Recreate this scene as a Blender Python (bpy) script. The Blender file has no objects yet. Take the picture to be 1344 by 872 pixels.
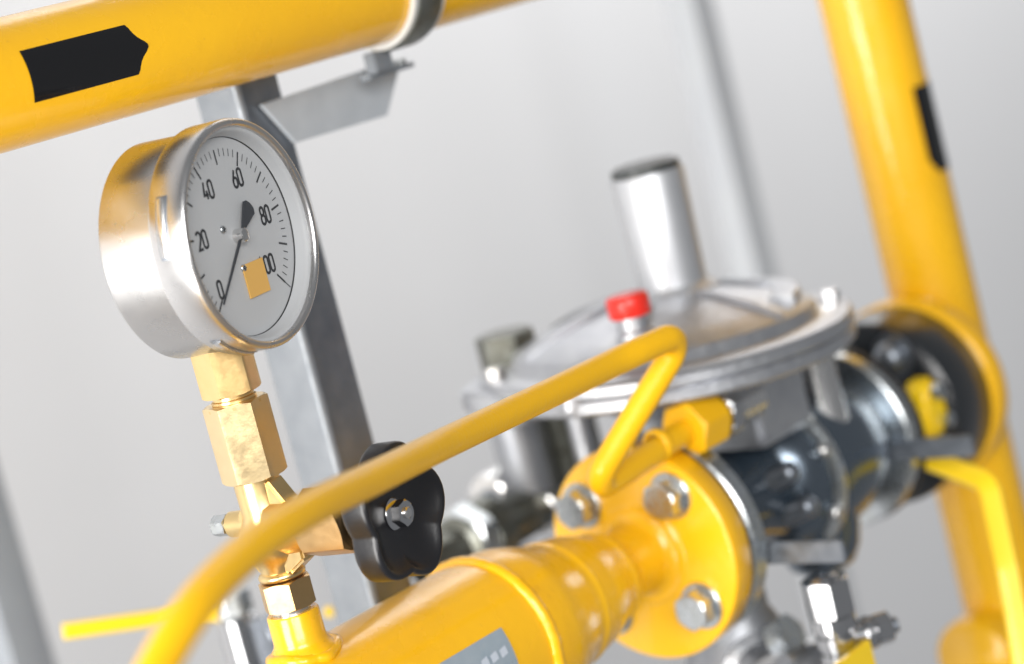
import bpy, bmesh, math, random
from mathutils import Vector, Matrix
random.seed(7)
R = math.radians
PI = math.pi
sc = bpy.context.scene
C = sc.collection

# ------------------------------------------------------------------ camera
PITCH, ROLL, LENS = R(9), R(14.3), 85.0
CAM = Vector((0, 0, 1.2))
fwd = Vector((0, math.cos(PITCH), -math.sin(PITCH)))
r0 = Vector((1, 0, 0)); u0 = Vector((0, math.sin(PITCH), math.cos(PITCH)))
cr = math.cos(ROLL) * r0 - math.sin(ROLL) * u0
cu = math.sin(ROLL) * r0 + math.cos(ROLL) * u0
cd = bpy.data.cameras.new('camera'); cam = bpy.data.objects.new('camera', cd); C.objects.link(cam)
m = Matrix((cr, cu, -fwd)).transposed().to_4x4(); m.translation = CAM
cam.matrix_world = m
cd.lens = LENS; cd.sensor_width = 36; cd.sensor_fit = 'HORIZONTAL'
cd.clip_start = 0.05; cd.clip_end = 50
cd.dof.use_dof = True; cd.dof.focus_distance = 1.075; cd.dof.aperture_fstop = 4.1; cd.dof.aperture_blades = 0
sc.camera = cam

# ------------------------------------------------------------------ world, lamps, exposure
w = bpy.data.worlds.new('World'); sc.world = w; w.use_nodes = True
bg = w.node_tree.nodes['Background']
bg.inputs['Color'].default_value = (0.93, 0.96, 1.0, 1); bg.inputs['Strength'].default_value = 0.25

def area(name, loc, target, sx, sy, power, col=(1, 1, 1)):
    l = bpy.data.lights.new(name, 'AREA'); l.shape = 'RECTANGLE'; l.size = sx; l.size_y = sy
    l.energy = power; l.color = col
    o = bpy.data.objects.new(name, l); C.objects.link(o); o.location = loc
    d = Vector(target) - Vector(loc)
    o.rotation_euler = d.to_track_quat('-Z', 'Y').to_euler()
    return o
area('key_softbox', (-1.05, -0.02, 0.95), (0.05, 1.2, 0.97), 0.7, 1.25, 45, (1.0, 0.98, 0.95))
area('front_fill', (0.25, -1.2, 1.75), (0.1, 1.3, 1.0), 1.5, 1.1, 66, (1.0, 0.99, 0.975))  # added fill light behind the camera, lifts the dial and near sides
area('added_wall_fill', (1.10, 2.95, 2.25), (1.10 - 0.70, 2.95 + 0.63, 2.25 - 0.34), 2.4, 0.6, 47, (1.0, 0.995, 0.985))  # unseen area light, added only to brighten the wall

sc.view_settings.view_transform = 'Standard'; sc.view_settings.look = 'None'
sc.view_settings.gamma = 1; sc.view_settings.exposure = 0.0
sc.render.engine = 'CYCLES'
sc.cycles.max_bounces = 10; sc.cycles.glossy_bounces = 6; sc.cycles.transparent_max_bounces = 12
sc.cycles.caustics_reflective = True; sc.cycles.sample_clamp_indirect = 6
sc.cycles.use_denoising = True

# ------------------------------------------------------------------ measuring helpers
FPX = LENS / 36 * 1344
def at(px, py, d):
    return CAM + d * (fwd + (px - 672) / FPX * cr - (py - 436) / FPX * cu)
def az(a):
    a = R(a); return Vector((math.sin(a), math.cos(a), 0))
Z = Vector((0, 0, 1))
PAZ = 42
EX, EY = az(PAZ), az(PAZ + 90)               # along the pipe run; sideways towards the camera
S = at(297, 487, 1.075)                      # on the gauge stem
AX = S - Z * (0.133 + 0.044)                 # pipe axis under the stem
F0 = AX + EX * 0.247                         # centre of the near flange face
def P(x, y, z):                              # pipe frame -> world (y towards camera side)
    return F0 + EX * x + EY * y + Z * z
def frame(o, zdir, xhint=None):
    zd = Vector(zdir).normalized()
    xh = Vector(xhint) if xhint is not None else (Z if abs(zd.z) < 0.9 else EX)
    xd = (xh - zd * xh.dot(zd)).normalized(); yd = zd.cross(xd)
    mm = Matrix((xd, yd, zd)).transposed().to_4x4(); mm.translation = o
    return mm
def on_plane(px, py, yv):                    # pixel -> point on the vertical plane y = yv of the pipe frame
    d0 = at(px, py, 1) - CAM
    k = (F0 + EY * yv - CAM).dot(EY) / d0.dot(EY)
    return CAM + d0 * k
def pf(p):
    v = p - F0; return (v.dot(EX), v.dot(EY), v.z)

# ------------------------------------------------------------------ materials
def mat(name, col, rough=0.4, metal=0.0, coat=0.0, col2=None, cscale=20, bump=0.0, bscale=200, rvar=0.0,
        stretch=None, ior=1.5, spec=0.5, coat_rough=0.06, dirt=None, dirt_scale=30, dirt_lo=0.62, dirt_hi=0.75):
    mt = bpy.data.materials.new(name); mt.use_nodes = True
    nt = mt.node_tree; b = nt.nodes['Principled BSDF']; L = nt.links
    b.inputs['Base Color'].default_value = (*col, 1); b.inputs['Roughness'].default_value = rough
    b.inputs['Metallic'].default_value = metal; b.inputs['IOR'].default_value = ior
    b.inputs['Specular IOR Level'].default_value = spec
    b.inputs['Coat Weight'].default_value = coat; b.inputs['Coat Roughness'].default_value = coat_rough
    tc = nt.nodes.new('ShaderNodeTexCoord'); mp = nt.nodes.new('ShaderNodeMapping')
    L.new(tc.outputs['Object'], mp.inputs['Vector'])
    if stretch: mp.inputs['Scale'].default_value = stretch
    def noise(s, det=4):
        n = nt.nodes.new('ShaderNodeTexNoise'); n.inputs['Scale'].default_value = s; n.inputs['Detail'].default_value = det
        L.new(mp.outputs['Vector'], n.inputs['Vector']); return n
    csock = None
    if col2:
        n = noise(cscale, 5); rp = nt.nodes.new('ShaderNodeValToRGB')
        rp.color_ramp.elements[0].position = 0.35; rp.color_ramp.elements[1].position = 0.68
        rp.color_ramp.elements[0].color = (*col, 1); rp.color_ramp.elements[1].color = (*col2, 1)
        L.new(n.outputs['Fac'], rp.inputs['Fac']); csock = rp.outputs['Color']
    if dirt:
        n = noise(dirt_scale, 8); rp = nt.nodes.new('ShaderNodeValToRGB')
        rp.color_ramp.elements[0].position = dirt_lo; rp.color_ramp.elements[1].position = dirt_hi
        L.new(n.outputs['Fac'], rp.inputs['Fac'])
        mx = nt.nodes.new('ShaderNodeMix'); mx.data_type = 'RGBA'
        L.new(rp.outputs['Color'], mx.inputs['Factor'])
        if csock: L.new(csock, mx.inputs['A'])
        else: mx.inputs['A'].default_value = (*col, 1)
        mx.inputs['B'].default_value = (*dirt, 1); csock = mx.outputs['Result']
    if csock: L.new(csock, b.inputs['Base Color'])
    if rvar:
        n = noise(cscale * 2.3, 5); mr = nt.nodes.new('ShaderNodeMapRange')
        mr.inputs['From Min'].default_value = 0.3; mr.inputs['From Max'].default_value = 0.7
        mr.inputs['To Min'].default_value = max(0.02, rough - rvar); mr.inputs['To Max'].default_value = rough + rvar
        L.new(n.outputs['Fac'], mr.inputs['Value']); L.new(mr.outputs['Result'], b.inputs['Roughness'])
    if bump:
        n = noise(bscale, 3); bp = nt.nodes.new('ShaderNodeBump')
        bp.inputs['Strength'].default_value = bump; bp.inputs['Distance'].default_value = 0.001
        L.new(n.outputs['Fac'], bp.inputs['Height']); L.new(bp.outputs['Normal'], b.inputs['Normal'])
        if coat: L.new(bp.outputs['Normal'], b.inputs['Coat Normal'])
    return mt
YEL = (0.86, 0.465, 0.006)
M = {}
M['yellow'] = mat('yellow_paint', YEL, 0.28, coat=0.45, col2=(0.83, 0.435, 0.005), cscale=14, bump=0.16, bscale=110, rvar=0.07,
                  dirt=(0.50, 0.24, 0.03), dirt_scale=210, dirt_lo=0.70, dirt_hi=0.80, coat_rough=0.06)
M['yellow_worn'] = mat('worn_yellow_paint', YEL, 0.30, coat=0.35, col2=(0.82, 0.43, 0.006), cscale=22, bump=0.16, bscale=120, rvar=0.10,
                  dirt=(0.40, 0.17, 0.02), dirt_scale=26, dirt_lo=0.64, dirt_hi=0.82, coat_rough=0.10, stretch=(1, 1, 2.2))
M['yellow_tube'] = mat('yellow_tube_paint', YEL, 0.34, coat=0.12, col2=(0.83, 0.445, 0.006), cscale=25, bump=0.30, bscale=420, coat_rough=0.12, spec=0.35)
M['yellow_lever'] = mat('brightened_lever_yellow', (0.90, 0.60, 0.012), 0.4, coat=0.2, bump=0.05)  # lighter yellow: contrast of a lit lever before a shaded pipe, put into colour
M['brass'] = mat('brass', (0.81, 0.60, 0.29), 0.31, 1.0, col2=(0.78, 0.57, 0.265), cscale=120, bump=0.03, bscale=600, rvar=0.03)
M['brass_worn'] = mat('brushed_brass', (0.84, 0.66, 0.38), 0.32, 1.0, col2=(0.81, 0.63, 0.35), cscale=90, bump=0.05, bscale=700, rvar=0.04,
                      dirt=(0.20, 0.11, 0.04), dirt_scale=70, dirt_lo=0.68, dirt_hi=0.80)
M['brass_dark'] = mat('tarnished_brass', (0.66, 0.45, 0.22), 0.34, 1.0, col2=(0.58, 0.38, 0.17), cscale=50, bump=0.08, bscale=400, rvar=0.05)
M['steel'] = mat('stainless_steel', (0.74, 0.73, 0.72), 0.24, 1.0, col2=(0.68, 0.67, 0.66), cscale=40, bump=0.03, bscale=300, rvar=0.06)
M['case'] = mat('satin_stainless_case', (0.66, 0.65, 0.645), 0.28, 1.0, col2=(0.63, 0.62, 0.615), cscale=30, rvar=0.03)
M['zinc'] = mat('zinc_plated_steel', (0.63, 0.66, 0.68), 0.30, 1.0, col2=(0.55, 0.57, 0.56), cscale=120, bump=0.05, rvar=0.08)
M['chrome'] = mat('chrome', (0.55, 0.55, 0.56), 0.15, 1.0)
M['galv'] = mat('galvanised_steel', (0.235, 0.255, 0.28), 0.46, 0.45, col2=(0.275, 0.295, 0.32), cscale=70, bump=0.05, bscale=250, rvar=0.08)
M['plate'] = mat('bright_galvanised_plate', (0.46, 0.50, 0.545), 0.42, 0.35, col2=(0.51, 0.55, 0.595), cscale=60, bump=0.04, rvar=0.06)
M['galv_dark'] = mat('dark_steel', (0.20, 0.22, 0.25), 0.36, 0.85, col2=(0.27, 0.29, 0.32), cscale=60, rvar=0.08)
M['alu'] = mat('cast_aluminium', (0.53, 0.54, 0.56), 0.40, 0.92, col2=(0.47, 0.48, 0.51), cscale=90, bump=0.25, bscale=420, rvar=0.08)
M['alu_satin'] = mat('satin_aluminium', (0.56, 0.57, 0.59), 0.46, 0.75, col2=(0.53, 0.54, 0.56), cscale=60)
M['alu_dull'] = mat('dull_cast_aluminium', (0.36, 0.37, 0.39), 0.48, 0.85, col2=(0.30, 0.31, 0.335), cscale=70, bump=0.2, bscale=300)
M['olive'] = mat('olive_chromate_steel', (0.13, 0.13, 0.105), 0.36, 0.8, col2=(0.20, 0.205, 0.185), cscale=80, rvar=0.1)
M['black'] = mat('black_plastic', (0.010, 0.010, 0.012), 0.34, bump=0.08, bscale=300, rvar=0.06)
M['rubber'] = mat('black_rubber', (0.012, 0.012, 0.013), 0.55, bump=0.1)
M['gloss_black'] = mat('glossy_dark_enamel', (0.020, 0.030, 0.042), 0.14, coat=0.8, coat_rough=0.05, bump=0.05, bscale=120)
M['blue_steel'] = mat('polished_blue_black_steel', (0.16, 0.195, 0.235), 0.23, 0.95, coat=0.35, coat_rough=0.05, rvar=0.05, cscale=25, bump=0.02, bscale=90)
M['black_paint'] = mat('black_painted_flange', (0.012, 0.014, 0.017), 0.30, coat=0.3, bump=0.08)
M['tape'] = mat('black_vinyl', (0.006, 0.006, 0.007), 0.12, bump=0.03, bscale=60)
M['dial'] = mat('white_dial', (0.56, 0.572, 0.585), 0.5)
M['ink'] = mat('black_ink', (0.012, 0.013, 0.016), 0.45)
M['needle'] = mat('anthracite_needle', (0.03, 0.034, 0.042), 0.4)
M['patch'] = mat('orange_sticker', (0.88, 0.50, 0.11), 0.55)
M['red'] = mat('red_plastic', (0.68, 0.022, 0.010), 0.36, coat=0.2)
M['dark_cap'] = mat('dark_plug', (0.05, 0.055, 0.055), 0.4, 0.3)
M['liner'] = mat('pale_clamp_liner', (0.66, 0.67, 0.66), 0.45, 0.2)
M['label'] = mat('silver_label_film', (0.46, 0.52, 0.57), 0.35, 0.4, col2=(0.33, 0.42, 0.49), cscale=40, rvar=0.1)
M['print'] = mat('pale_print', (0.48, 0.525, 0.59), 0.5)
M['wall'] = mat('wall_paint', (0.73, 0.73, 0.74), 0.85, bump=0.05, bscale=90, col2=(0.715, 0.715, 0.725), cscale=2)
M['post_grey'] = mat('grey_aluminium_profile', (0.36, 0.385, 0.41), 0.5, 0.3, col2=(0.33, 0.35, 0.38), cscale=20)
M['post'] = mat('pale_aluminium_profile', (0.57, 0.59, 0.61), 0.55, 0.1, col2=(0.54, 0.56, 0.59), cscale=20)
def glass_mat():
    mt = bpy.data.materials.new('dial_glass'); mt.use_nodes = True; nt = mt.node_tree
    nt.nodes.remove(nt.nodes['Principled BSDF']); out = nt.nodes['Material Output']
    t = nt.nodes.new('ShaderNodeBsdfTransparent'); t.inputs['Color'].default_value = (0.985, 0.985, 0.985, 1)
    g = nt.nodes.new('ShaderNodeBsdfGlossy'); g.inputs['Roughness'].default_value = 0.02
    lw = nt.nodes.new('ShaderNodeLayerWeight'); lw.inputs['Blend'].default_value = 0.5
    pw = nt.nodes.new('ShaderNodeMath'); pw.operation = 'POWER'; pw.inputs[1].default_value = 5.0
    fr = nt.nodes.new('ShaderNodeMath'); fr.operation = 'MULTIPLY_ADD'; fr.inputs[1].default_value = 0.9; fr.inputs[2].default_value = 0.04
    nt.links.new(lw.outputs['Facing'], pw.inputs[0]); nt.links.new(pw.outputs[0], fr.inputs[0])
    mx = nt.nodes.new('ShaderNodeMixShader')
    nt.links.new(fr.outputs[0], mx.inputs[0]); nt.links.new(t.outputs[0], mx.inputs[1]); nt.links.new(g.outputs[0], mx.inputs[2])
    nt.links.new(mx.outputs[0], out.inputs['Surface']); return mt
M['glass'] = glass_mat()

# ------------------------------------------------------------------ mesh builders (local z is the main axis)
def finish(bm, name, smooth=32):
    bmesh.ops.recalc_face_normals(bm, faces=bm.faces)
    me = bpy.data.meshes.new(name); bm.to_mesh(me); bm.free()
    for p in me.polygons: p.use_smooth = True
    me.set_sharp_from_angle(angle=R(smooth))
    return me
def lathe(prof, seg=64, smooth=32, closed=False):
    bm = bmesh.new(); rings = []
    for r, z in prof:
        if r < 1e-6: rings.append([bm.verts.new((0, 0, z))])
        else: rings.append([bm.verts.new((r * math.cos(2 * PI * i / seg), r * math.sin(2 * PI * i / seg), z)) for i in range(seg)])
    pairs = list(zip(rings[:-1], rings[1:]))
    if closed: pairs.append((rings[-1], rings[0]))
    for a, b in pairs:
        for i in range(seg):
            j = (i + 1) % seg
            if len(a) == 1 and len(b) == 1: break
            if len(a) == 1: bm.faces.new((a[0], b[i], b[j]))
            elif len(b) == 1: bm.faces.new((a[i], a[j], b[0]))
            else: bm.faces.new((a[i], a[j], b[j], b[i]))
    return finish(bm, 'lathe', smooth)
def cyl(r, h, z0=0, ch=0.0006, seg=40, bore=0):
    ch = min(ch, h * 0.3, r * 0.4)
    if bore:
        return lathe([(bore, z0), (r - ch, z0), (r, z0 + ch), (r, z0 + h - ch), (r - ch, z0 + h), (bore, z0 + h)], seg, closed=True)
    return lathe([(0, z0), (r - ch, z0), (r, z0 + ch), (r, z0 + h - ch), (r - ch, z0 + h), (0, z0 + h)], seg)
def hexm(af, h, z0=0, cb=True, ct=True, bore=0, k=30, rot=0.0, rc=None):
    """hexagon nut/bolt head with the real conical chamfer arcs"""
    n = 8; seg = 6 * n; bm = bmesh.new(); rc = rc or af / 2 * 1.0
    tb = math.tan(R(k)); top = []; bot = []; capt = []; capb = []
    for i in range(seg):
        th = 2 * PI * i / seg; t = (th % (PI / 3)) - PI / 6
        rh = af / 2 / math.cos(t); rh = min(rh, af / 2 * 1.135)
        dz = max(0, rh - rc) * tb
        c, s = math.cos(th + rot), math.sin(th + rot)
        zt = z0 + h - (dz if ct else 0.0003); zb = z0 + (dz if cb else 0.0003)
        bot.append(bm.verts.new((rh * c, rh * s, zb))); top.append(bm.verts.new((rh * c, rh * s, zt)))
        rr = min(rh, rc) * 0.985
        capt.append(bm.verts.new((rr * c, rr * s, z0 + h))); capb.append(bm.verts.new((rr * c, rr * s, z0)))
    for i in range(seg):
        j = (i + 1) % seg
        bm.faces.new((bot[i], bot[j], top[j], top[i])); bm.faces.new((top[i], top[j], capt[j], capt[i]))
        bm.faces.new((capb[i], capb[j], bot[j], bot[i]))
    bm.faces.new(capt); bm.faces.new(capb[::-1])
    return finish(bm, 'hex', 20)
def spline(pts, n=12):
    pts = [Vector(p) for p in pts]; out = []
    q = [pts[0] * 2 - pts[1]] + pts + [pts[-1] * 2 - pts[-2]]
    for i in range(1, len(q) - 2):
        p0, p1, p2, p3 = q[i - 1], q[i], q[i + 1], q[i + 2]
        t0 = 0.0; t1 = t0 + max((p1 - p0).length, 1e-6) ** 0.5; t2 = t1 + max((p2 - p1).length, 1e-6) ** 0.5; t3 = t2 + max((p3 - p2).length, 1e-6) ** 0.5
        for k in range(n):
            t = t1 + (t2 - t1) * k / n
            a1 = p0 * ((t1 - t) / (t1 - t0)) + p1 * ((t - t0) / (t1 - t0)); a2 = p1 * ((t2 - t) / (t2 - t1)) + p2 * ((t - t1) / (t2 - t1)); a3 = p2 * ((t3 - t) / (t3 - t2)) + p3 * ((t - t2) / (t3 - t2))
            b1 = a1 * ((t2 - t) / (t2 - t0)) + a2 * ((t - t0) / (t2 - t0)); b2 = a2 * ((t3 - t) / (t3 - t1)) + a3 * ((t - t1) / (t3 - t1))
            out.append(b1 * ((t2 - t) / (t2 - t1)) + b2 * ((t - t1) / (t2 - t1)))
    out.append(pts[-1]); return out
def fillet(pts, rad, n=8):
    pts = [Vector(p) for p in pts]; out = [pts[0]]
    for i in range(1, len(pts) - 1):
        r = rad[i] if isinstance(rad, (list, tuple)) else rad
        a, b, c = pts[i - 1], pts[i], pts[i + 1]
        d1 = (a - b).normalized(); d2 = (c - b).normalized(); ang = d1.angle(d2)
        t = min(r / math.tan(ang / 2), (a - b).length * 0.49, (c - b).length * 0.49)
        p1, p2 = b + d1 * t, b + d2 * t
        # true arc through the bisector
        rr = t * math.tan(ang / 2); bis = (d1 + d2).normalized(); o = b + bis * (rr / math.sin(ang / 2))
        v1, v2 = p1 - o, p2 - o; tot = v1.angle(v2); ax = v1.cross(v2).normalized()
        for k in range(n + 1): out.append(o + Matrix.Rotation(tot * k / n, 3, ax) @ v1)
    out.append(pts[-1]); return out
def sweep(path, section, closed_sec=True, up=None, smooth=32):
    """sweep a 2-D section along a path with parallel-transport frames"""
    bm = bmesh.new(); rings = []; path = [Vector(p) for p in path]
    t = (path[1] - path[0]).normalized(); nrm = Vector(up) if up else t.orthogonal()
    nrm = (nrm - t * nrm.dot(t)).normalized()
    for i, p in enumerate(path):
        a = path[max(i - 1, 0)]; b = path[min(i + 1, len(path) - 1)]; tn = (b - a).normalized()
        q = t.rotation_difference(tn); nrm = q @ nrm; nrm = (nrm - tn * nrm.dot(tn)).normalized(); t = tn
        bn = t.cross(nrm)
        rings.append([bm.verts.new(p + nrm * x + bn * y) for x, y in section])
    n = len(section)
    for a, b in zip(rings[:-1], rings[1:]):
        for i in range(n):
            j = (i + 1) % n; bm.faces.new((a[i], a[j], b[j], b[i]))
    bm.faces.new(rings[0][::-1]); bm.faces.new(rings[-1])
    return finish(bm, 'sweep', smooth)
def circle(r, n=28): return [(r * math.cos(2 * PI * i / n), r * math.sin(2 * PI * i / n)) for i in range(n)]
def rrect(wx, wy, r, n=4):
    out = []
    for cx, cy, a0 in ((wx - r, wy - r, 0), (-wx + r, wy - r, 90), (-wx + r, -wy + r, 180), (wx - r, -wy + r, 270)):
        for k in range(n + 1):
            a = R(a0 + 90 * k / n); out.append((cx + r * math.cos(a), cy + r * math.sin(a)))
    return out
def prism(poly, z0, z1, bev=0.0006, segs=2):
    bm = bmesh.new(); vs = [bm.verts.new((x, y, z0)) for x, y in poly]; f = bm.faces.new(vs)
    e = bmesh.ops.extrude_face_region(bm, geom=[f])
    bmesh.ops.translate(bm, verts=[v for v in e['geom'] if isinstance(v, bmesh.types.BMVert)], vec=(0, 0, z1 - z0))
    bmesh.ops.recalc_face_normals(bm, faces=bm.faces)
    if bev: bmesh.ops.bevel(bm, geom=list(bm.edges), offset=bev, segments=segs, affect='EDGES', clamp_overlap=True)
    return finish(bm, 'prism', 40)
def box(x0, x1, y0, y1, z0, z1, bev=0.0008): return prism([(x0, y0), (x1, y0), (x1, y1), (x0, y1)], z0, z1, bev)
def lobed(rad, amp, n, rings, seg=150):
    bm = bmesh.new(); rs = []
    def rr(th):
        c = 0.5 + 0.5 * math.cos(n * th); return 1 - amp * (1 - c ** 0.62)
    for s, z in rings:
        if s < 1e-6: rs.append([bm.verts.new((0, 0, z))]); continue
        k = min(1.0, max(0.0, (s - 0.3) / 0.5))
        rs.append([bm.verts.new((rad * s * (rr(2 * PI * i / seg) * k + (1 - k)) * math.cos(2 * PI * i / seg),
                                 rad * s * (rr(2 * PI * i / seg) * k + (1 - k)) * math.sin(2 * PI * i / seg), z)) for i in range(seg)])
    for a, b in zip(rs[:-1], rs[1:]):
        for i in range(seg):
            j = (i + 1) % seg
            if len(b) == 1: bm.faces.new((a[i], a[j], b[0]))
            elif len(a) == 1: bm.faces.new((a[0], b[i], b[j]))
            else: bm.faces.new((a[i], a[j], b[j], b[i]))
    return finish(bm, 'lobed', 50)
def ribbon(strokes, wd, zt=0.00015):
    """flat ink strokes: each a polyline of (x, y); mitred, slightly raised"""
    bm = bmesh.new()
    for st in strokes:
        cl = st[0] == st[-1] and len(st) > 3
        p = [Vector((a, b)) for a, b in (st[:-1] if cl else st)]; n = len(p); L = []; Rr = []
        for i in range(n):
            a = p[(i - 1) % n] if (cl or i > 0) else None; b = p[(i + 1) % n] if (cl or i < n - 1) else None
            d = ((p[i] - a).normalized() if a is not None else Vector((0, 0))) + ((b - p[i]).normalized() if b is not None else Vector((0, 0)))
            d.normalize(); nn = Vector((-d.y, d.x)); ref = (b - p[i]).normalized() if b is not None else (p[i] - a).normalized()
            k = 1 / max(0.5, abs(nn.dot(Vector((-ref.y, ref.x)))))
            L.append(bm.verts.new((*(p[i] + nn * wd / 2 * k), zt))); Rr.append(bm.verts.new((*(p[i] - nn * wd / 2 * k), zt)))
        for i in range(n if cl else n - 1):
            j = (i + 1) % n; bm.faces.new((L[i], L[j], Rr[j], Rr[i]))
    me = bpy.data.meshes.new('ink'); bm.to_mesh(me); bm.free(); return me
def cyl_patch(r, rows, n=14, off=0.0003):
    """patch lying on a cylinder about local x: rows of (x, phi_low, phi_high); phi from +y towards +z"""
    bm = bmesh.new(); g = []
    for x, a, b in rows:
        g.append([bm.verts.new((x, (r + off) * math.cos(a + (b - a) * k / n), (r + off) * math.sin(a + (b - a) * k / n))) for k in range(n + 1)])
    for a, b in zip(g[:-1], g[1:]):
        for k in range(n): bm.faces.new((a[k], b[k], b[k + 1], a[k + 1]))
    return finish(bm, 'patch', 60)

# ------------------------------------------------------------------ object helpers
def thing(name, label, cat, mw=None, group=None):
    o = bpy.data.objects.new(name, None); C.objects.link(o); o.empty_display_size = 0.02
    o.matrix_world = mw if mw is not None else Matrix.Identity(4)
    o['label'] = label; o['category'] = cat
    if group: o['group'] = group
    return o
def part(name, me, m_, parent=None, ml=None, label=None):
    o = bpy.data.objects.new(name, me); C.objects.link(o)
    if not me.materials: me.materials.append(M[m_])
    if parent is not None: o.parent = parent
    o.matrix_local = ml if ml is not None else Matrix.Identity(4)
    if label: o['label'] = label
    return o
def T(x, y, z): return Matrix.Translation((x, y, z))
PM = Matrix((EX, -EY, Z)).transposed().to_4x4(); PM.translation = F0     # pipe frame (x run, y AWAY, z up)
TOX = Matrix.Rotation(R(90), 4, 'Y')         # lathe z -> local +x
def along_x(x, y=0, z=0): return T(x, y, z) @ TOX

# ================================================================== the setting
wall_me = box(-6, 6, -4, 5, -0.05, 0, 0)
wl = part('wall', wall_me, 'wall'); wl.matrix_world = frame(P(0, -0.95, 0), EY, EX)
wl['kind'] = 'structure'

# square steel posts of the frame
def post(name, label, px, py, yv, size, m_, z0=-0.9, z1=0.9, group=None, d=None):
    c = on_plane(px, py, yv) if d is None else at(px, py, d)
    mw = Matrix((EX, -EY, Z)).transposed().to_4x4(); mw.translation = Vector((c.x, c.y, 1.05))
    t = thing(name, label, 'post', mw, group)
    sec = rrect(size / 2, size / 2, 0.0025)
    part('tube', prism([(x + size / 2, y + size / 2) for x, y in sec], z0, z1, 0), m_, t)
    return t
TOP0 = at(0, 112, 1.06)                      # on the axis of the upper pipe
yT = pf(TOP0)[1]
yB = yT - 0.031                              # front face of the post behind the gauge
frame_post = post('frame_post', 'grey square steel post standing behind the round pressure gauge', 312, 130, yB, 0.031, 'galv')
post('frame_post', 'blurred pale square post at the left edge near the small yellow lever', 14, 866, 0, 0.036, 'post_grey', d=1.65)
post('frame_post', 'blurred pale grey post against the wall behind the silver spring tower', 944, 150, 0, 0.031, 'post', d=2.15)

part('shade_strip', box(0.003, 0.0295, -0.0005, 0.001, -0.88, 0.88, 0), 'galv_dark', frame_post, label='dark strip painted for the shade in the open channel side')  # thin dark strip: shade of the open channel side put into colour
# bracket plate bolted to the post
mw = Matrix((EX, Z, EY)).transposed().to_4x4()
mwi = mw.copy(); mwi.translation = on_plane(345, 138, yB + 0.003)
pts = [mwi.inverted() @ on_plane(px, py, yB + 0.003) for px, py in ((341, 138), (386, 188), (507, 152), (523, 88), (514, 79))]
fp = frame_post.matrix_world.inverted()
part('bracket_plate', prism([(p.x, p.y) for p in pts], -0.0012, 0.0012, 0.0004), 'plate', frame_post, fp @ mwi)

# ================================================================== upper pipe and its clamp
TM = Matrix((EX, -EY, Z)).transposed().to_4x4(); TM.translation = TOP0
RT = 0.0288
up = thing('gas_pipe', 'thick yellow pipe crossing the top left corner above the gauge, black arrow on it', 'pipe', TM)
part('pipe', cyl(RT, 1.3, -0.35, seg=96), 'yellow', up, TOX)
def cyl_hit(px, py, o, r):                   # pixel -> (x, phi) on a cylinder about the run direction
    d = (at(px, py, 1) - CAM); v = CAM - o
    dy, dz, vy, vz = -d.dot(EY), d.z, -v.dot(EY), v.z
    a = dy * dy + dz * dz; b = 2 * (dy * vy + dz * vz); c = vy * vy + vz * vz - r * r
    k = (-b - math.sqrt(max(0, b * b - 4 * a * c))) / (2 * a)
    p = v + d * k; return p.dot(EX), math.atan2(p.z, -p.dot(EY)) % (2 * PI)
a_tl = cyl_hit(26, 70, TOP0, RT); a_bl = cyl_hit(45, 138, TOP0, RT); a_tr = cyl_hit(162, 31, TOP0, RT); a_br = cyl_hit(181, 95, TOP0, RT); a_tip = cyl_hit(194, 59, TOP0, RT)
lo = (a_tl[1] + a_tr[1]) / 2; hi = (a_bl[1] + a_br[1]) / 2; mid = (lo + hi) / 2
xl = (a_tl[0] + a_bl[0]) / 2; xr = (a_tr[0] + a_br[0]) / 2; xt = a_tip[0]
rows = [(xl, lo, hi)] + [(xl + (xr - xl) * k / 4, lo, hi) for k in range(1, 5)] + [(xt, mid - 0.02, mid + 0.02)]
part('arrow_marking', cyl_patch(RT, rows), 'tape', up, label='black flow arrow sticker')
xc = cyl_hit(497, 62, TOP0, RT)[0] + 0.004
cl = thing('pipe_clamp', 'galvanised pipe clamp round the upper yellow pipe, above the grey bracket plate', 'clamp', TM @ T(xc, 0, 0))
part('strap', lathe([(RT + 0.0022, 0.003), (RT + 0.0044, 0.003), (RT + 0.0050, 0.005), (RT + 0.0050, 0.019), (RT + 0.0044, 0.021), (RT + 0.0022, 0.021)], 96, closed=True), 'olive', cl, TOX)
part('liner', lathe([(RT + 0.0002, 0.0), (RT + 0.0034, 0.0), (RT + 0.0034, 0.0028), (RT + 0.0021, 0.0029), (RT + 0.0021, 0.0205), (RT + 0.0034, 0.0215), (RT + 0.0034, 0.024), (RT + 0.0002, 0.024)], 96, closed=True), 'liner', cl, TOX)
part('foot', box(-0.004, 0.010, 0.004, 0.012, -RT - 0.014, -RT - 0.003), 'galv', cl)
part('foot_tab', box(-0.006, 0.030, 0.008, 0.016, -RT - 0.0165, -RT - 0.0137), 'galv', cl)
part('screw', hexm(0.007, 0.003), 'zinc', cl, T(0.022, 0.012, -RT - 0.0137))

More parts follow.
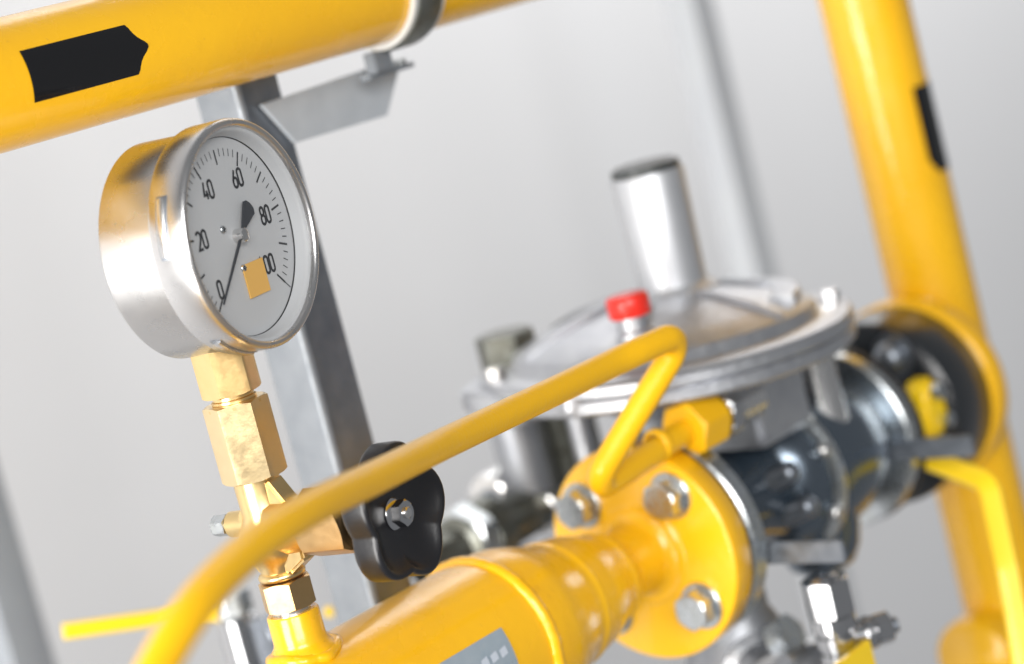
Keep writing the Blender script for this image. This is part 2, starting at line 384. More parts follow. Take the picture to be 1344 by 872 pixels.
# ================================================================== main yellow pipe with reducer and flange
mp = thing('gas_pipe', 'yellow pipe with reducer and round bolted flange under the brass gauge valve', 'pipe', PM)
RP = 0.044
part('pipe', lathe([(0, -0.62), (RP, -0.62), (RP, -0.132), (RP - 0.001, -0.131)], 96), 'yellow', mp, TOX)
wb = []
for i in range(181):
    a = 2 * PI * i / 180
    rr_ = RP + 0.0000 + 0.00012 * math.sin(a * 23) + 0.0001 * math.sin(a * 41 + 2)
    wb.append((-0.1305 + 0.00012 * math.sin(a * 9 + 1) + 0.0001 * math.sin(a * 31), rr_ * math.cos(a), rr_ * math.sin(a)))
part('weld_bead', sweep(wb, [(x * 1.0, y * 1.25) for x, y in circle(0.0028, 12)], up=(0, 1, 0), smooth=60), 'yellow', mp)
prof = [(RP - 0.001, -0.130), (RP - 0.0004, -0.127), (RP - 0.0004, -0.113), (RP - 0.0012, -0.108), (0.0405, -0.100), (0.0375, -0.092), (0.0350, -0.085), (0.0340, -0.0805),
        (0.0340, -0.0775), (0.0344, -0.0768), (0.0344, -0.0752), (0.0338, -0.0744), (0.0330, -0.0740), (0.0326, -0.066), (0.0310, -0.058), (0.0282, -0.050), (0.0258, -0.044), (0.0248, -0.0405),
        (0.0248, -0.0385), (0.0251, -0.0378), (0.0249, -0.0364), (0.0236, -0.0352), (0.0210, -0.0305), (0.0193, -0.0265), (0.0187, -0.022), (0.0186, -0.008), (0.0192, -0.0052), (0.0208, -0.0032), (0.0230, -0.0018), (0.0252, -0.0012)]
part('reducer', lathe(prof, 96, 50), 'yellow_worn', mp, TOX)
RF = 0.0595
flange = part('flange', lathe([(0.015, -0.0015), (0.0268, -0.0015), (0.0275, -0.0006), (0.029, -0.0), (RF - 0.0016, 0.0), (RF - 0.0007, 0.0003), (RF - 0.0002, 0.0009), (RF, 0.0018), (RF, 0.015), (RF - 0.001, 0.016), (0.015, 0.016)], 128, 50, closed=True), 'yellow', mp, TOX)
bolt_head = hexm(0.0185, 0.0095, 0.0, True, False)      # top of the head at local z = 0, shank beyond
washer = lathe([(0.006, 0), (0.0122, 0), (0.0128, 0.0006), (0.0128, 0.0023), (0.006, 0.0023)], 40, closed=True)
rb = 0.0432
def bolt_at(parent, x, ang, r=rb, m1='zinc', m2='zinc'):
    o = part('bolt', bolt_head, m1, parent, along_x(x - 0.0120, -r * math.cos(ang), r * math.sin(ang)) @ Matrix.Rotation(random.uniform(0, 1), 4, 'Z'))
    part('washer', washer, m2, o, T(0, 0, 0.0096))
# bolt angles: 0 = towards the camera side, 90 = up
for a in (48, 138, 228, 318): bolt_at(mp, 0.0, R(a))
# stub and weld under the gauge valve
xs = -0.247
part('stub', lathe([(0.0165, -0.012), (0.0160, 0.001), (0.0142, 0.0025), (0.0128, 0.0042), (0.0122, 0.006), (0.0121, 0.0185), (0.0115, 0.0195), (0.008, 0.0195)], 56, 50), 'yellow', mp, T(xs, 0, RP))
bead = []
n = 40
for i in range(n + 1):
    a = 2 * PI * i / n; rr_ = 0.0150 + 0.0006 * math.sin(a * 7) + 0.0004 * math.sin(a * 11 + 1)
    x_, y_ = rr_ * math.cos(a), rr_ * math.sin(a); bead.append((xs + x_, y_, math.sqrt(RP ** 2 - y_ * y_) + 0.0005))
part('weld_bead', sweep(bead, circle(0.0030, 10), smooth=60), 'yellow', mp)
h1 = cyl_hit(657, 824, AX + EX * 0.247, RP)
h2 = cyl_hit(572, 872, AX + EX * 0.247, RP)
lab = part('label_plate', cyl_patch(RP, [(h2[0] - 0.03, h1[1], h1[1] + 0.9), (h1[0], h1[1], h1[1] + 0.9)]), 'label', mp, label='silver blue label')
for k in range(3):
    x1 = h1[0] - 0.004 - k * 0.0068
    part('print_mark', cyl_patch(RP, [(x1 - 0.0048, h1[1] + 0.20, h1[1] + 0.29), (x1, h1[1] + 0.18, h1[1] + 0.27)], 3, 0.0005), 'print', lab)

# ================================================================== regulator in line behind the flange
rg = thing('gas_regulator', 'silver gas pressure regulator with round housing, spring tower and dark glossy body', 'regulator', PM)
part('gasket', cyl(0.0575, 0.0032, 0.0165, bore=0.02, seg=96), 'rubber', rg, TOX)
part('inlet_flange', cyl(0.0585, 0.0125, 0.0200, 0.0012, 96), 'zinc', rg, TOX)
part('inlet_tab', box(-0.103, -0.045, -0.0195, -0.0075, 0.0335, 0.0375, 0.001), 'galv_dark', rg, Matrix(((0, 0, 1, 0), (1, 0, 0, 0), (0, 1, 0, 0), (0, 0, 0, 1))))
body = [(0.0, 0.033), (0.030, 0.033), (0.028, 0.050), (0.027, 0.085), (0.031, 0.098), (0.034, 0.110)]
part('body', lathe(body, 80, 60), 'gloss_black', rg, TOX)
part('globe', lathe([(0.0, 0.098), (0.030, 0.1005), (0.0365, 0.1055), (0.0420, 0.115), (0.0458, 0.129), (0.0474, 0.146), (0.0468, 0.163), (0.0445, 0.178), (0.0415, 0.188), (0.0410, 0.192), (0.0, 0.192)], 96, 60), 'blue_steel', rg, TOX)
part('bottom_boss', lathe([(0.0, -0.062), (0.012, -0.0612), (0.019, -0.057), (0.0235, -0.048), (0.026, -0.036), (0.028, 0.0)], 56, 60), 'blue_steel', rg, T(0.140, -0.012, 0))
part('globe_band', lathe([(0.0440, 0.1215), (0.0492, 0.1220), (0.0500, 0.1230), (0.0500, 0.1275), (0.0492, 0.1285), (0.0440, 0.1290)], 96, 40), 'zinc', rg, TOX)
for k in range(8):
    a = R(20 + 45 * k)
    part('band_bolt', lathe([(0, -0.006), (0.0030, -0.0058), (0.0040, -0.0048), (0.0042, 0.0)], 20, 50), 'steel', rg, along_x(0.1222, -0.0468 * math.cos(a), 0.0468 * math.sin(a)))
for xx, yy, zz in ((0.092, -0.036, 0.012), (0.099, -0.038, -0.010)):
    part('cover_screw', lathe([(0, 0.008), (0.004, 0.0075), (0.0062, 0.005), (0.0066, 0.0), (0.0066, -0.012)], 24, 60), 'galv_dark', rg, T(xx, yy, zz) @ Matrix.Rotation(R(70), 4, 'X'))
part('outlet_flange', cyl(0.0535, 0.010, 0.1925, 0.0012, 96), 'zinc', rg, TOX)
part('outlet_gasket', cyl(0.0545, 0.005, 0.2030, 0.0008, 96), 'rubber', rg, TOX)
part('outlet_tab', box(-0.096, -0.032, -0.0125, -0.0005, 0.1868, 0.1918, 0.001), 'galv_dark', rg, Matrix(((0, 0, 1, 0), (1, 0, 0, 0), (0, 1, 0, 0), (0, 0, 0, 1))))
dcw = pf(on_plane(876, 461, -0.03)); DC = (dcw[0], 0.030); DZ = dcw[2] - 0.0935
RD = 0.106
TILT = T(DC[0], DC[1], 0.0935 + DZ) @ Matrix.Rotation(R(2.6), 4, Vector((0.74, 0.67, 0))) @ T(0, 0, -0.0935)
low = [(0.0, 0.046), (0.030, 0.046), (0.034, 0.062), (0.050, 0.072), (0.080, 0.0790), (0.086, 0.0835), (RD - 0.002, 0.0835), (RD, 0.0855), (RD, 0.0905), (RD - 0.0015, 0.0920), (0, 0.0920)]
part('lower_housing', lathe(low, 128, 40), 'alu', rg, TILT)
upp = [(0.0, 0.0925), (RD - 0.001, 0.0925), (RD + 0.0005, 0.0942), (RD + 0.0005, 0.0985), (RD - 0.0015, 0.1005), (0.0905, 0.1008), (0.0885, 0.1020), (0.0865, 0.1065), (0.0840, 0.1085), (0.066, 0.1150), (0.048, 0.1205), (0.034, 0.1240), (0.0, 0.1245)]
uh = part('upper_housing', lathe(upp, 128, 40), 'alu', rg, TILT)
rim_bolt = hexm(0.0100, 0.0060)
for a in (-40, 5, 50, 95, 140, 185):
    a = R(a)
    part('rim_bolt', rim_bolt, 'steel', uh, T(0.0985 * math.cos(a), 0.0985 * math.sin(a), 0.1007))
    part('rim_boss', cyl(0.0095, 0.0125, 0.0868, 0.001, 28), 'alu', uh, T(0.0990 * math.cos(a), 0.0990 * math.sin(a), 0))
for k in range(6):
    a = 2 * PI * k / 6 + 0.5
    rib = prism([(0.030, 0.108), (0.084, 0.1045), (0.083, 0.1110), (0.066, 0.1185), (0.046, 0.1245), (0.030, 0.128)], -0.002, 0.002, 0.0008)
    part('rib', rib, 'alu', uh, Matrix.Rotation(a, 4, 'Z') @ Matrix.Rotation(R(90), 4, 'X'))
part('dome_ridge', sweep([(0.072 * math.cos(R(a)), 0.072 * math.sin(R(a)), 0.1125) for a in range(-75, -4, 5)], rrect(0.0045, 0.0075, 0.002), up=(0, 0, 1)), 'alu', uh)
part('dome_plug', hexm(0.016, 0.009), 'steel', uh, T(0.070, 0.020, 0.1085))
# raised port on the dome (right hand side) with screws
part('port_boss', lathe([(0.0, 0.114), (0.0130, 0.1125), (0.0150, 0.110), (0.0165, 0.100)], 40, 50), 'alu', uh, T(0.048, -0.038, 0.0))
part('cover_screw', hexm(0.009, 0.007), 'steel', uh, T(0.030, 0.012, 0.1175))
twp = pf(on_plane(848, 226, -0.03)); rcp = pf(on_plane(821, 386, 0.0))
tw = part('spring_tower', lathe([(0.0, 0.117), (0.0265, 0.117), (0.0262, 0.1205), (0.0222, 0.1225), (0.0195, 0.1245), (0.0198, 0.140), (0.0212, 0.1885), (0.0206, 0.1900), (0.0, 0.1900)], 72, 40), 'alu_satin', rg, T(twp[0], 0.030, twp[2] - 0.1900))
part('tower_plug', lathe([(0, 0.1955), (0.0165, 0.1955), (0.0196, 0.1940), (0.0198, 0.1902), (0, 0.1902)], 56), 'dark_cap', tw)
rc = part('breather_stub', lathe([(0.011, 0.092), (0.0105, 0.1120), (0.0090, 0.1130), (0.0090, 0.1215), (0, 0.1215)], 40), 'alu', rg, T(rcp[0], 0.0, rcp[2] - 0.1325))
part('red_cap', lathe([(0.0, 0.1205), (0.0112, 0.1205), (0.0116, 0.1212), (0.0118, 0.1295), (0.0110, 0.1318), (0.0090, 0.1326), (0, 0.1328)], 48, 50), 'red', rc)
# cast block and column below the rim
part('side_block', box(0.080, 0.132, -0.036, 0.030, 0.030, 0.0825, 0.004), 'alu', rg)
part('column', lathe([(0.0145, -0.012), (0.0135, 0.006), (0.0115, 0.016), (0.0108, 0.078), (0.0145, 0.088)], 40, 50), 'steel', rg, T(0.1520, -0.030, 0))
part('port_nut', hexm(0.0285, 0.0110, rot=0.2), 'chrome', rg, along_x(0.0475, -0.030, 0.0600))
part('port_adapter', cyl(0.0128, 0.026, 0, 0.001), 'steel', rg, along_x(0.0578, -0.030, 0.0600))
# silver cap on the far left side of the housing, and the bent cover lug in front of it
part('rim_lug', prism([(0.085, -0.045), (0.110, -0.026), (0.119, -0.009), (0.119, 0.009), (0.110, 0.026), (0.085, 0.045)], 0.0850, 0.0975, 0.002), 'alu', rg, TILT @ T(0, 0, -0.001) @ Matrix.Rotation(R(134), 4, 'Z'))
part('side_cap', hexm(0.031, 0.021), 'olive', rg, PM.inverted() @ frame(at(672, 482, 1.40), Z))
part('side_cap_base', cyl(0.019, 0.030, -0.031, 0.001), 'alu_dull', rg, PM.inverted() @ frame(at(672, 482, 1.40), Z))
# finned lower housing under the pipe line
lf = part('slam_shut_housing', lathe([(0.0, -0.20), (0.044, -0.20), (0.046, -0.118), (0.0445, -0.115), (0.0445, -0.109), (0.047, -0.107), (0.047, -0.097), (0.0455, -0.094), (0.034, -0.088), (0.030, -0.080), (0.026, -0.070), (0.021, -0.060), (0.020, -0.020)], 72, 40), 'alu_dull', rg, T(0.070, 0.006, 0))
for k in range(6):
    a = 2 * PI * k / 6 + 0.2
    part('housing_bolt', hexm(0.0095, 0.006), 'steel', lf, T(0.0400 * math.cos(a), 0.0400 * math.sin(a), -0.0930))
    part('housing_boss', cyl(0.0072, 0.10, -0.196, 0.0015, 24), 'alu_dull', lf, T(0.0455 * math.cos(a), 0.0455 * math.sin(a), 0))
part('side_port', lathe([(0.0, 0.05), (0.014, 0.05), (0.016, 0.047), (0.016, 0.030), (0.021, 0.026), (0.021, 0.0)], 40, 40), 'alu', lf, T(0, 0, -0.088) @ Matrix.Rotation(R(90), 4, 'X') @ Matrix.Rotation(R(-35), 4, 'Y'))

part('drain_plug', hexm(0.019, 0.012), 'zinc', lf, T(-0.012, -0.036, -0.072) @ Matrix.Rotation(R(60), 4, 'X'))
part('drain_elbow', sweep(spline([(-0.030, -0.034, -0.110), (-0.036, -0.046, -0.098), (-0.030, -0.056, -0.086), (-0.012, -0.060, -0.082)], 6), circle(0.0075, 20), smooth=60), 'alu_dull', lf)
part('name_plate', box(-0.014, 0.014, -0.0475, -0.0460, -0.150, -0.126, 0.0004), 'plate', lf, Matrix.Rotation(R(-35), 4, 'Z'))

# ================================================================== impulse tube
path = [at(150, 1010, 0.74), at(205, 880, 0.765), at(252, 802, 0.785), at(318, 730, 0.825), at(400, 672, 0.875), at(490, 628, 0.945), at(590, 579, 1.03), at(700, 527, 1.10), at(800, 479, 1.155), at(838, 461, 1.17)]
path = spline(path, 8)
tail = [at(838, 461, 1.17), at(904, 431, 1.197), P(-0.070, 0.032, 0.0550), P(0.0300, 0.030, 0.0600)]
tail = fillet(tail, [0, 0.0185, 0.0115, 0], 14)
tb = thing('impulse_tube', 'thin yellow bent tube sweeping across the foreground to a yellow nut on the regulator', 'tube', T(*at(205, 880, 0.765)))
inv = tb.matrix_world.inverted()
part('tube', sweep([inv @ p for p in path + tail[1:]], circle(0.0068, 32), smooth=60), 'yellow_tube', tb)
part('collar', lathe([(0.0066, -0.003), (0.0080, -0.0028), (0.0090, -0.001), (0.0090, 0.001), (0.0080, 0.0028), (0.0066, 0.003)], 40, 60), 'yellow_tube', tb, inv @ PM @ along_x(-0.002, -0.030, 0.0600))
part('union_nut', hexm(0.0275, 0.0245, 0, True, True, rot=0.35, rc=0.0130), 'yellow_tube', tb, inv @ PM @ along_x(0.0215, -0.030, 0.0600))

# ================================================================== shut-off valve behind the regulator
sv = thing('ball_valve', 'black flanged ball valve with yellow lever at the right pipe', 'valve', PM)
part('neck', lathe([(0.034, 0.2085), (0.034, 0.2180), (0.031, 0.222), (0.031, 0.2440)], 64, 40), 'black_paint', sv, TOX)
part('flange', lathe([(0.0, 0.2430), (0.0335, 0.2430), (0.0552, 0.2430), (0.0570, 0.2445), (0.0575, 0.2470), (0.0575, 0.2820), (0.0560, 0.2835), (0.0, 0.2835)], 128, 50), 'black_paint', sv, TOX)
dome = lathe([(0, -0.0125), (0.005, -0.0120), (0.0088, -0.0095), (0.0098, -0.006), (0.0098, -0.0025), (0.0135, -0.0022), (0.0138, 0.0), (0.0138, 0.0004)], 40, 50)
for a in (58, 148, 328, 238):
    part('bolt', dome, 'galv_dark', sv, along_x(0.2425, -0.0425 * math.cos(R(a)), 0.0425 * math.sin(R(a))))
hubm = frame(P(0.2345, 0.040, 0.006), EY, Z)
hb = part('lever_hub', prism([(-0.018, -0.010), (-0.010, -0.0125), (0.006, -0.011), (0.016, -0.0075), (0.0175, 0.0), (0.015, 0.008), (0.004, 0.011), (-0.010, 0.0125), (-0.018, 0.010)], -0.008, 0.010, 0.004, 3), 'yellow_lever', sv, PM.inverted() @ hubm)
part('hub_bolt', hexm(0.0085, 0.005), 'zinc', hb, T(0.0085, 0.001, 0.0100))
part('hub_bolt', hexm(0.0085, 0.005), 'zinc', hb, T(-0.0095, -0.003, 0.0100))
lp = [at(1196, 590, 1.43), at(1216, 602, 1.415), at(1298, 634, 1.375), at(1322, 745, 1.36), at(1352, 915, 1.35)]
part('lever', sweep(fillet([PM.inverted() @ p for p in lp], [0, 0.010, 0.014, 0.05, 0], 8), rrect(0.0062, 0.0030, 0.0015), up=(0.3, -1, 0.4)), 'yellow_lever', sv)

# ================================================================== right vertical pipe
XR = 0.3370
vp = thing('gas_pipe', 'blurred yellow vertical pipe at the right with a flanged branch and black marking', 'pipe', PM)
RV = 0.0272
lean = frame(Vector((XR, 0, 0)), Vector((-0.018, 0.0, 1)), Vector((1, 0, 0)))
part('pipe', cyl(RV, 1.5, -0.75, seg=80), 'yellow', vp, lean)
part('branch', lathe([(0.022, 0.300), (0.0235, 0.303), (0.0225, 0.306), (0.0225, 0.345)], 64, 50), 'yellow', vp, TOX)
part('flange', lathe([(0.0, 0.2845), (0.0575, 0.2845), (0.0592, 0.2865), (0.0592, 0.3000), (0.0580, 0.3020), (0.0, 0.3040)], 128, 50), 'yellow', vp, TOX)
part('lower_branch', lathe([(0.0, -0.052), (0.024, -0.0518), (0.0270, -0.049), (0.0275, -0.044), (0.0275, 0.0)], 56, 60), 'yellow', vp, T(XR + 0.002, 0.0, -0.178) @ Matrix.Rotation(R(90), 4, 'Y') )
# black marking that wraps round to the right
def vrow(z, a, b): return (z, a, b)
mk = cyl_patch(RV, [(0.128, -1.72, -0.4), (0.137, -1.95, -0.4), (0.160, -1.95, -0.4), (0.183, -1.95, -0.4)], 14, 0.0006)
part('marking', mk, 'tape', vp, lean @ Matrix(((0, 1, 0, 0), (0, 0, 1, 0), (1, 0, 0, 0), (0, 0, 0, 1))), label='black sticker on the pipe edge')

# ================================================================== chrome test valve at lower right
CV = on_plane(1087, 785, 0.085)
cv = thing('test_valve', 'small chrome test valve with hexagon cap and yellow tab, lower right of the flange', 'valve', Matrix.Translation(CV))
part('cap_nut', hexm(0.0235, 0.0200, -0.009, True, True, rot=0.53), 'chrome', cv)
part('cap_top', lathe([(0, 0.0135), (0.006, 0.0132), (0.0082, 0.0122), (0.0088, 0.0108)], 32, 60), 'chrome', cv)
part('body', lathe([(0.0118, -0.0095), (0.0120, -0.0110), (0.0120, -0.0165), (0.0098, -0.0172), (0.0098, -0.0190), (0.0112, -0.0196), (0.0112, -0.0255), (0.0100, -0.0262), (0.0100, -0.0280), (0.0112, -0.0288), (0.0112, -0.085), (0, -0.085)], 48, 30), 'chrome', cv)
od = (EX * 0.55 + EY * 0.45).normalized()
sp = part('side_outlet', lathe([(0.0075, 0.004), (0.0075, 0.014), (0.0090, 0.0145), (0.0090, 0.0185), (0.0070, 0.019), (0.0070, 0.022)], 36, 30), 'chrome', cv, frame(Vector((0, 0, -0.0245)), od, Z))
part('side_nut', hexm(0.0155, 0.0090), 'chrome', sp, T(0, 0, 0.0200))
part('side_screw', cyl(0.0042, 0.004, 0, 0.0006, 24), 'galv_dark', sp, T(0, 0, 0.0290))
hw = Matrix.Translation(CV).inverted() @ Matrix.Translation(Vector((0, 0, 0)))
ty = pf(CV)[1] + 0.016
tabm = Matrix((EX, Z, EY)).transposed().to_4x4(); tabm.translation = on_plane(1120, 860, ty)
tp = [tabm.inverted() @ on_plane(a, b, ty) for a, b in ((1060, 900), (1139, 839), (1156, 910), (1130, 960))]
part('tab_handle', prism([(p.x, p.y) for p in tp], -0.0015, 0.0015, 0.0005), 'yellow_lever', cv, Matrix.Translation(CV).inverted() @ tabm)

# ================================================================== blurred fittings behind the main pipe
pv = thing('pilot_fitting', 'blurred silver pipe fitting with nuts behind the yellow flange, left of the regulator', 'fitting', Matrix.Translation(at(700, 660, 1.46)))
iv = pv.matrix_world.inverted()
def pvp(nm, me, m_, px, py, d, zd=Z): return part(nm, me, m_, pv, iv @ frame(at(px, py, d), zd))
pvp('column', cyl(0.0165, 0.075, -0.030, 0.002), 'alu_dull', 693, 618, 1.46)
pvp('dark_block', box(-0.016, 0.016, -0.016, 0.016, -0.02, 0.034, 0.002), 'olive', 745, 590, 1.47)
pvp('bright_column', cyl(0.0075, 0.10, -0.02), 'alu', 772, 600, 1.44)
pvp('union_nut', hexm(0.028, 0.020), 'steel', 640, 656, 1.46, EX)
pvp('union_nut', hexm(0.026, 0.018), 'steel', 706, 672, 1.45, EX)
pvp('spindle', cyl(0.010, 0.075, -0.01, 0.001), 'galv_dark', 655, 658, 1.465, EX)
pvp('base', cyl(0.026, 0.060, -0.075, 0.003), 'galv_dark', 702, 690, 1.46)
uf = thing('pipe_union', 'dull green grey pipe union blurred behind the black star handwheel', 'fitting', frame(at(628, 706, 1.42), EX))
part('union_body', lathe([(0.012, -0.05), (0.013, -0.020), (0.0185, -0.018), (0.0190, -0.004), (0.022, -0.003), (0.022, 0.012), (0.016, 0.014), (0.014, 0.06)], 40, 40), 'olive', uf)
part('union_ring', hexm(0.042, 0.014), 'zinc', uf, T(0, 0, -0.017))

lv = thing('lever_valve', 'small silver ball valve with thin yellow lever behind the tube, lower left', 'valve', Matrix.Translation(at(318, 838, 1.42)))
il = lv.matrix_world.inverted()
la, lb = at(84, 829, 1.40), at(262, 803, 1.44)
part('lever', sweep([il @ la, il @ lb, il @ at(312, 806, 1.42)], rrect(0.0047, 0.0028, 0.0018), up=(0, 0, 1)), 'yellow_lever', lv)
part('body', cyl(0.0115, 0.10, -0.085, 0.002), 'chrome', lv)
part('stem_nut', hexm(0.020, 0.014), 'zinc', lv, T(0, 0, 0.0155))
part('end_nut', hexm(0.026, 0.020), 'chrome', lv, frame(Vector((0.010, 0, -0.028)), EX))
part('end_nut', hexm(0.026, 0.020), 'galv_dark', lv, frame(Vector((0.010, -0.01, -0.004)), EX))
part('lever_end', box(-0.0028, 0.0028, -0.0028, 0.0028, -0.0028, 0.0028, 0.001), 'yellow_lever', lv, il @ Matrix.Translation(at(432, 803, 1.42)))

# ================================================================== brass gauge valve
VAZ = 123
VM = Matrix((az(VAZ), az(VAZ - 90), Z)).transposed().to_4x4(); VM.translation = S       # x = towards handwheel
gv = thing('gauge_valve', 'brass gauge valve with hexagon coupling below the gauge and black star handwheel', 'valve', VM)
part('coupling_nut', hexm(0.0265, 0.0360, -0.0498, True, True, rot=0.62, rc=0.0136), 'brass_worn', gv)
part('coupling_ring', lathe([(0.0090, -0.0142), (0.0128, -0.0142), (0.0133, -0.0148), (0.0133, -0.0162)], 48), 'brass', gv)
part('valve_body', lathe([(0.0106, -0.0500), (0.0104, -0.066), (0.0120, -0.070), (0.0140, -0.0735), (0.0148, -0.078), (0.0140, -0.0835), (0.0115, -0.0875), (0.0094, -0.0905), (0.0090, -0.0970)], 56, 50), 'brass', gv)
web = prism([(0.0, -0.0505), (0.0100, -0.0505), (0.0190, -0.0655), (0.0190, -0.0890), (0.0085, -0.0955), (-0.0080, -0.0940), (-0.0135, -0.0850), (-0.0125, -0.066), (-0.0050, -0.058)], -0.0058, 0.0058, 0.0012, 2)
part('forged_web', web, 'brass', gv, Matrix.Rotation(R(90), 4, 'X'))
bx = Matrix.Rotation(R(90), 4, 'Y')
part('bonnet', lathe([(0.0135, 0.006), (0.0128, 0.018), (0.0118, 0.0250)], 48, 40), 'brass', gv, T(0, 0, -0.0735) @ bx)
pn = part('packing_nut', hexm(0.0290, 0.0250, 0.0245, True, True, rot=0.1), 'brass_dark', gv, T(0, 0, -0.0735) @ bx)
part('spindle', cyl(0.0048, 0.030, 0.044), 'steel', gv, T(0, 0, -0.0735) @ bx)
part('vent_boss', lathe([(0.0062, 0.006), (0.0060, 0.0205), (0.0050, 0.0212), (0.0, 0.0212)], 36, 40), 'brass', gv, T(0, 0, -0.0705) @ bx @ Matrix.Rotation(PI, 4, 'X'))
part('vent_screw', hexm(0.0090, 0.0075, 0.0225, True, True), 'zinc', gv, T(0, 0, -0.0705) @ bx @ Matrix.Rotation(PI, 4, 'X'))
part('vent_screw_shank', cyl(0.0030, 0.003, 0.0205), 'zinc', gv, T(0, 0, -0.0705) @ bx @ Matrix.Rotation(PI, 4, 'X'))
part('lower_nut', hexm(0.0222, 0.0135, -0.1115, True, True, rot=0.30), 'brass_dark', gv)
part('lower_collar', lathe([(0.0090, -0.0975), (0.0106, -0.0970), (0.0110, -0.0955), (0.0104, -0.0942), (0.0088, -0.0935)], 40, 60), 'brass', gv)
part('thread', cyl(0.0092, 0.0030, -0.1142, 0.0004), 'zinc', gv)
wheel_rings = [(0.0, 0.0002), (0.40, 0.0002), (0.88, 0.0), (0.970, 0.0004), (0.993, 0.0014), (1.0, 0.0030), (1.0, 0.0112), (0.993, 0.0126), (0.972, 0.0136), (0.94, 0.0138), (0.905, 0.0134), (0.86, 0.0122), (0.74, 0.0098), (0.55, 0.0076), (0.38, 0.0068), (0.27, 0.0068), (0.25, 0.0068), (0.0, 0.0068)]
HWM = T(0, 0, -0.0735) @ bx @ T(0, 0, 0.0630)
hwl = part('handwheel', lobed(0.0315, 0.165, 5, wheel_rings), 'black', gv, HWM @ Matrix.Rotation(R(95), 4, 'Z'), label='black plastic star handwheel')
part('wheel_hub', lathe([(0.0090, -0.0135), (0.0105, -0.0125), (0.0115, 0.0006)], 40), 'black', hwl)
part('wheel_nut', hexm(0.0106, 0.0052, 0.0081, True, True, rot=0.2), 'chrome', hwl)
part('nut_flange', lathe([(0.0, 0.0068), (0.0072, 0.0068), (0.0074, 0.0074), (0.0062, 0.0086), (0.0045, 0.0092)], 40, 40), 'chrome', hwl)
part('spindle_tip', lathe([(0, 0.0146), (0.0020, 0.0146), (0.0026, 0.0141), (0.0027, 0.0120)], 28), 'steel', hwl)

# ================================================================== pressure gauge
GAZ = 118.7
GM = Matrix((az(GAZ - 90), az(GAZ + 180), Z)).transposed().to_4x4(); GM.translation = S
gg = thing('pressure_gauge', 'round stainless pressure gauge with white dial and needle near 0, on brass stem', 'gauge', GM)
GC = Matrix.Translation((0, -0.034, 0.058))                       # centre of the bezel front
GA = GC @ Matrix.Rotation(R(-90), 4, 'X')                         # lathe z -> local +y (backwards)
part('case', lathe([(0.030, 0.010), (0.0482, 0.0165), (0.0483, 0.020), (0.0487, 0.0450), (0.0487, 0.0466), (0.0478, 0.0476), (0.0455, 0.0482), (0.044, 0.0492), (0.0, 0.0492)], 160, 40), 'case', gg, GA)
part('bezel', lathe([(0.0472, 0.0050), (0.0473, 0.0016), (0.0478, 0.0005), (0.0486, 0.0001), (0.0495, 0.0001), (0.0502, 0.0005), (0.0507, 0.0014), (0.0510, 0.0030), (0.0510, 0.0060), (0.0509, 0.0178), (0.0506, 0.0186), (0.0500, 0.0188), (0.0480, 0.0188), (0.0480, 0.006)], 180, 40, closed=True), 'case', gg, GA)
part('inner_ring', lathe([(0.0480, 0.0030), (0.0466, 0.0030), (0.0458, 0.0036), (0.0452, 0.0050), (0.0441, 0.0091), (0.0470, 0.0093)], 128, 40), 'dial', gg, GA)
part('dial_edge_shade', lathe([(0.0470, 0.0092), (0.0440, 0.0092), (0.0438, 0.0097), (0.0470, 0.0104)], 128, 40), 'rubber', gg, GA)  # black ring paints the shadow line round the recessed dial
slotm = sweep([(0.0512 * math.cos(a), 0.0512 * math.sin(a), 0) for a in [R(-14 + 28 * k / 16) for k in range(17)]], rrect(0.0010, 0.0021, 0.0008), up=(1, 0, 0), smooth=60)
slotb = sweep([(0.0506 * math.cos(a), 0.0506 * math.sin(a), 0) for a in [R(-15.5 + 31 * k / 16) for k in range(17)]], rrect(0.0007, 0.0030, 0.0005), up=(1, 0, 0), smooth=60)
for a in (163, 244, 55):
    part('lug_slot', slotb, 'galv_dark', gg, GA @ T(0, 0, 0.0115) @ Matrix.Rotation(R(-a), 4, 'Z'))
    part('bayonet_lug', slotm, 'steel', gg, GA @ T(0, 0, 0.0115) @ Matrix.Rotation(R(-a), 4, 'Z'))
GL = GC @ Matrix(((1, 0, 0, 0), (0, 0, -1, 0), (0, 1, 0, 0), (0, 0, 0, 1)))                 # x right, y up, z towards viewer
dial = part('dial', lathe([(0, 0.0), (0.0445, 0.0), (0.0445, -0.001), (0, -0.001)], 96), 'dial', gg, GL @ T(0, 0, -0.0098))
def pol(a, r): return (r * math.sin(R(a)), r * math.cos(R(a)))
A0, A1 = -135.0, 135.0
for k in range(51):
    a = A0 + (A1 - A0) * k / 50; big = k % 5 == 0
    if big: tk = ribbon([[pol(a, 0.0322), pol(a, 0.0388)]], 0.00095)
    else: tk = ribbon([[pol(a, 0.0355), pol(a, 0.0390)]], 0.00045)
    part('tick', tk, 'ink', dial)
part('end_line', ribbon([[pol(A1, 0.0388), pol(A1, 0.0432)]], 0.0005), 'ink', dial)
def arc(cx, cy, rx, ry, a0, a1, n=12): return [(cx + rx * math.cos(R(a0 + (a1 - a0) * k / n)), cy + ry * math.sin(R(a0 + (a1 - a0) * k / n))) for k in range(n + 1)]
DW, DH = 0.5, 1.0          # narrow DIN-like digits in a 0.5 x 1 cell
def stad(cx, cy, rx, y0, y1):
    o = arc(cx, y1 - rx, rx, rx, 0, 180) + arc(cx, y0 + rx, rx, rx, 180, 360); return o + [o[0]]
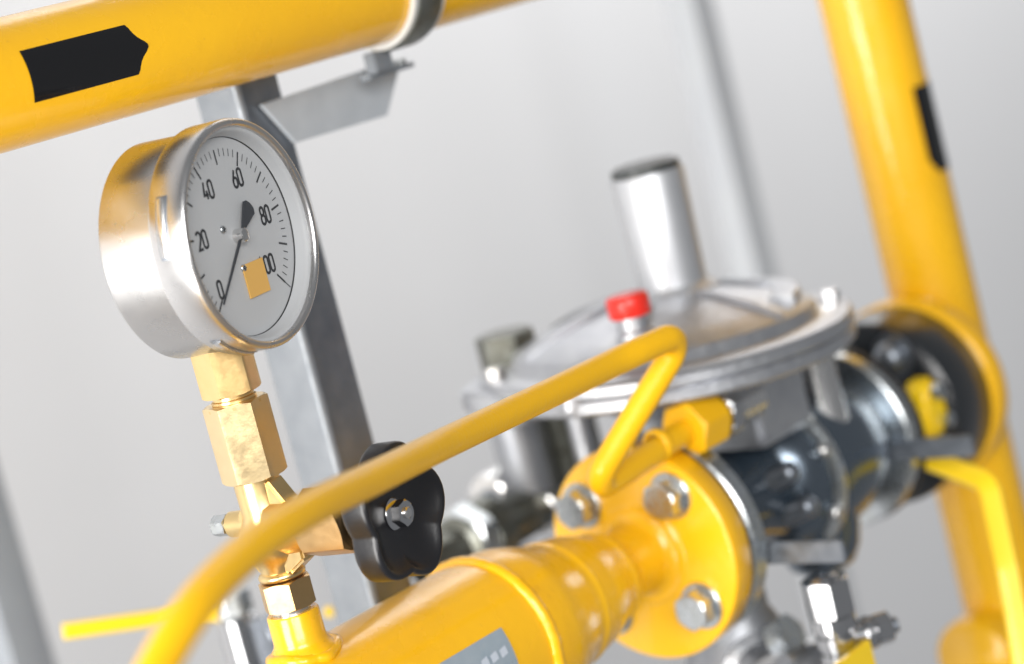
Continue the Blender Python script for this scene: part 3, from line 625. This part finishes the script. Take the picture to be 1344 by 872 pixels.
G = {'0': [stad(0.22, 0, 0.20, 0, 1)],
     '1': [[(0.06, 0.80), (0.24, 1.0), (0.24, 0.0)]],
     '2': [arc(0.22, 0.80, 0.20, 0.20, 165, 0, 8) + [(0.42, 0.72), (0.36, 0.52), (0.03, 0.0), (0.44, 0.0)]],
     '4': [[(0.20, 1.0), (0.02, 0.26), (0.46, 0.26)], [(0.32, 0.50), (0.32, 0.0)]],
     '6': [[(0.30, 1.0), (0.10, 0.56), (0.03, 0.36)], stad(0.22, 0, 0.20, 0.0, 0.56)],
     '8': [stad(0.22, 0, 0.175, 0.52, 1.0), stad(0.22, 0, 0.205, 0.0, 0.53)]}
def number(txt, cx, cy, h):
    st = []; adv = 0.56; wd = adv * len(txt) - 0.12
    for i, c in enumerate(txt):
        for s_ in G[c]: st.append([(cx + (x + i * adv - wd / 2) * h, cy + (y - 0.5) * h) for x, y in s_])
    return ribbon(st, h * 0.168, 0.0002)
NH = 0.0076
for i, txt in enumerate(['0', '20', '40', '60', '80', '100']):
    a = A0 + (A1 - A0) * i / 5; rn = [0.0282, 0.0262, 0.0262, 0.0268, 0.0262, 0.0255][i]
    x_, y_ = pol(a, rn)
    if txt == '0': x_ -= 0.0026; y_ += 0.0012
    if txt == '100': x_ -= 0.0012; y_ += 0.0012
    part('numeral', number(txt, x_, y_, NH), 'ink', dial)
part('orange_patch', box(-0.0028, 0.0137, -0.0278, -0.0128, 0.0003, 0.0009, 0), 'patch', dial, label='plain orange sticker')
scr = lathe([(0.0, 0.0010), (0.0013, 0.0009), (0.0018, 0.0003), (0.0018, 0.0)], 24, 50)
for x_, y_ in ((-0.0090, 0.0050), (-0.0015, -0.0142)): 
    s_ = part('dial_screw', scr, 'zinc', dial, T(x_, y_, 0.0001))
    part('screw_slot', ribbon([[(-0.0012, 0), (0.0012, 0)], [(0, -0.0012), (0, 0.0012)]], 0.0005, 0.00105), 'ink', s_)
na = R(A0 + 2)
needle = prism([(-0.00085, 0.0), (-0.00040, 0.0362), (0.00040, 0.0362), (0.00085, 0.0), (0.0013, -0.004), (0.0046, -0.0150), (0.0030, -0.0168), (0.0, -0.0174), (-0.0030, -0.0168), (-0.0046, -0.0150), (-0.0013, -0.004)], 0.0024, 0.0029, 0.0)
part('needle', needle, 'needle', gg, GL @ T(0, 0, -0.0098) @ Matrix.Rotation(-na, 4, 'Z'))
part('needle_hub', lathe([(0, 0.0055), (0.0022, 0.0054), (0.0030, 0.0048), (0.0032, 0.0030), (0.0032, 0.0)], 36, 40), 'steel', gg, GL @ T(0, 0, -0.0098))
part('glass', lathe([(0, -0.0014), (0.0474, -0.0016), (0.0474, -0.0028), (0, -0.0028)], 96), 'glass', gg, GL)
part('stem_hexagon', hexm(0.0242, 0.0235, -0.0102, True, False, rot=0.20, rc=0.0126), 'brass', gg)
part('stem_neck', lathe([(0.0094, -0.0102), (0.0094, -0.0120), (0.0103, -0.0124), (0.0103, -0.0136), (0.0092, -0.0142), (0.0092, -0.018)], 40), 'brass', gg)
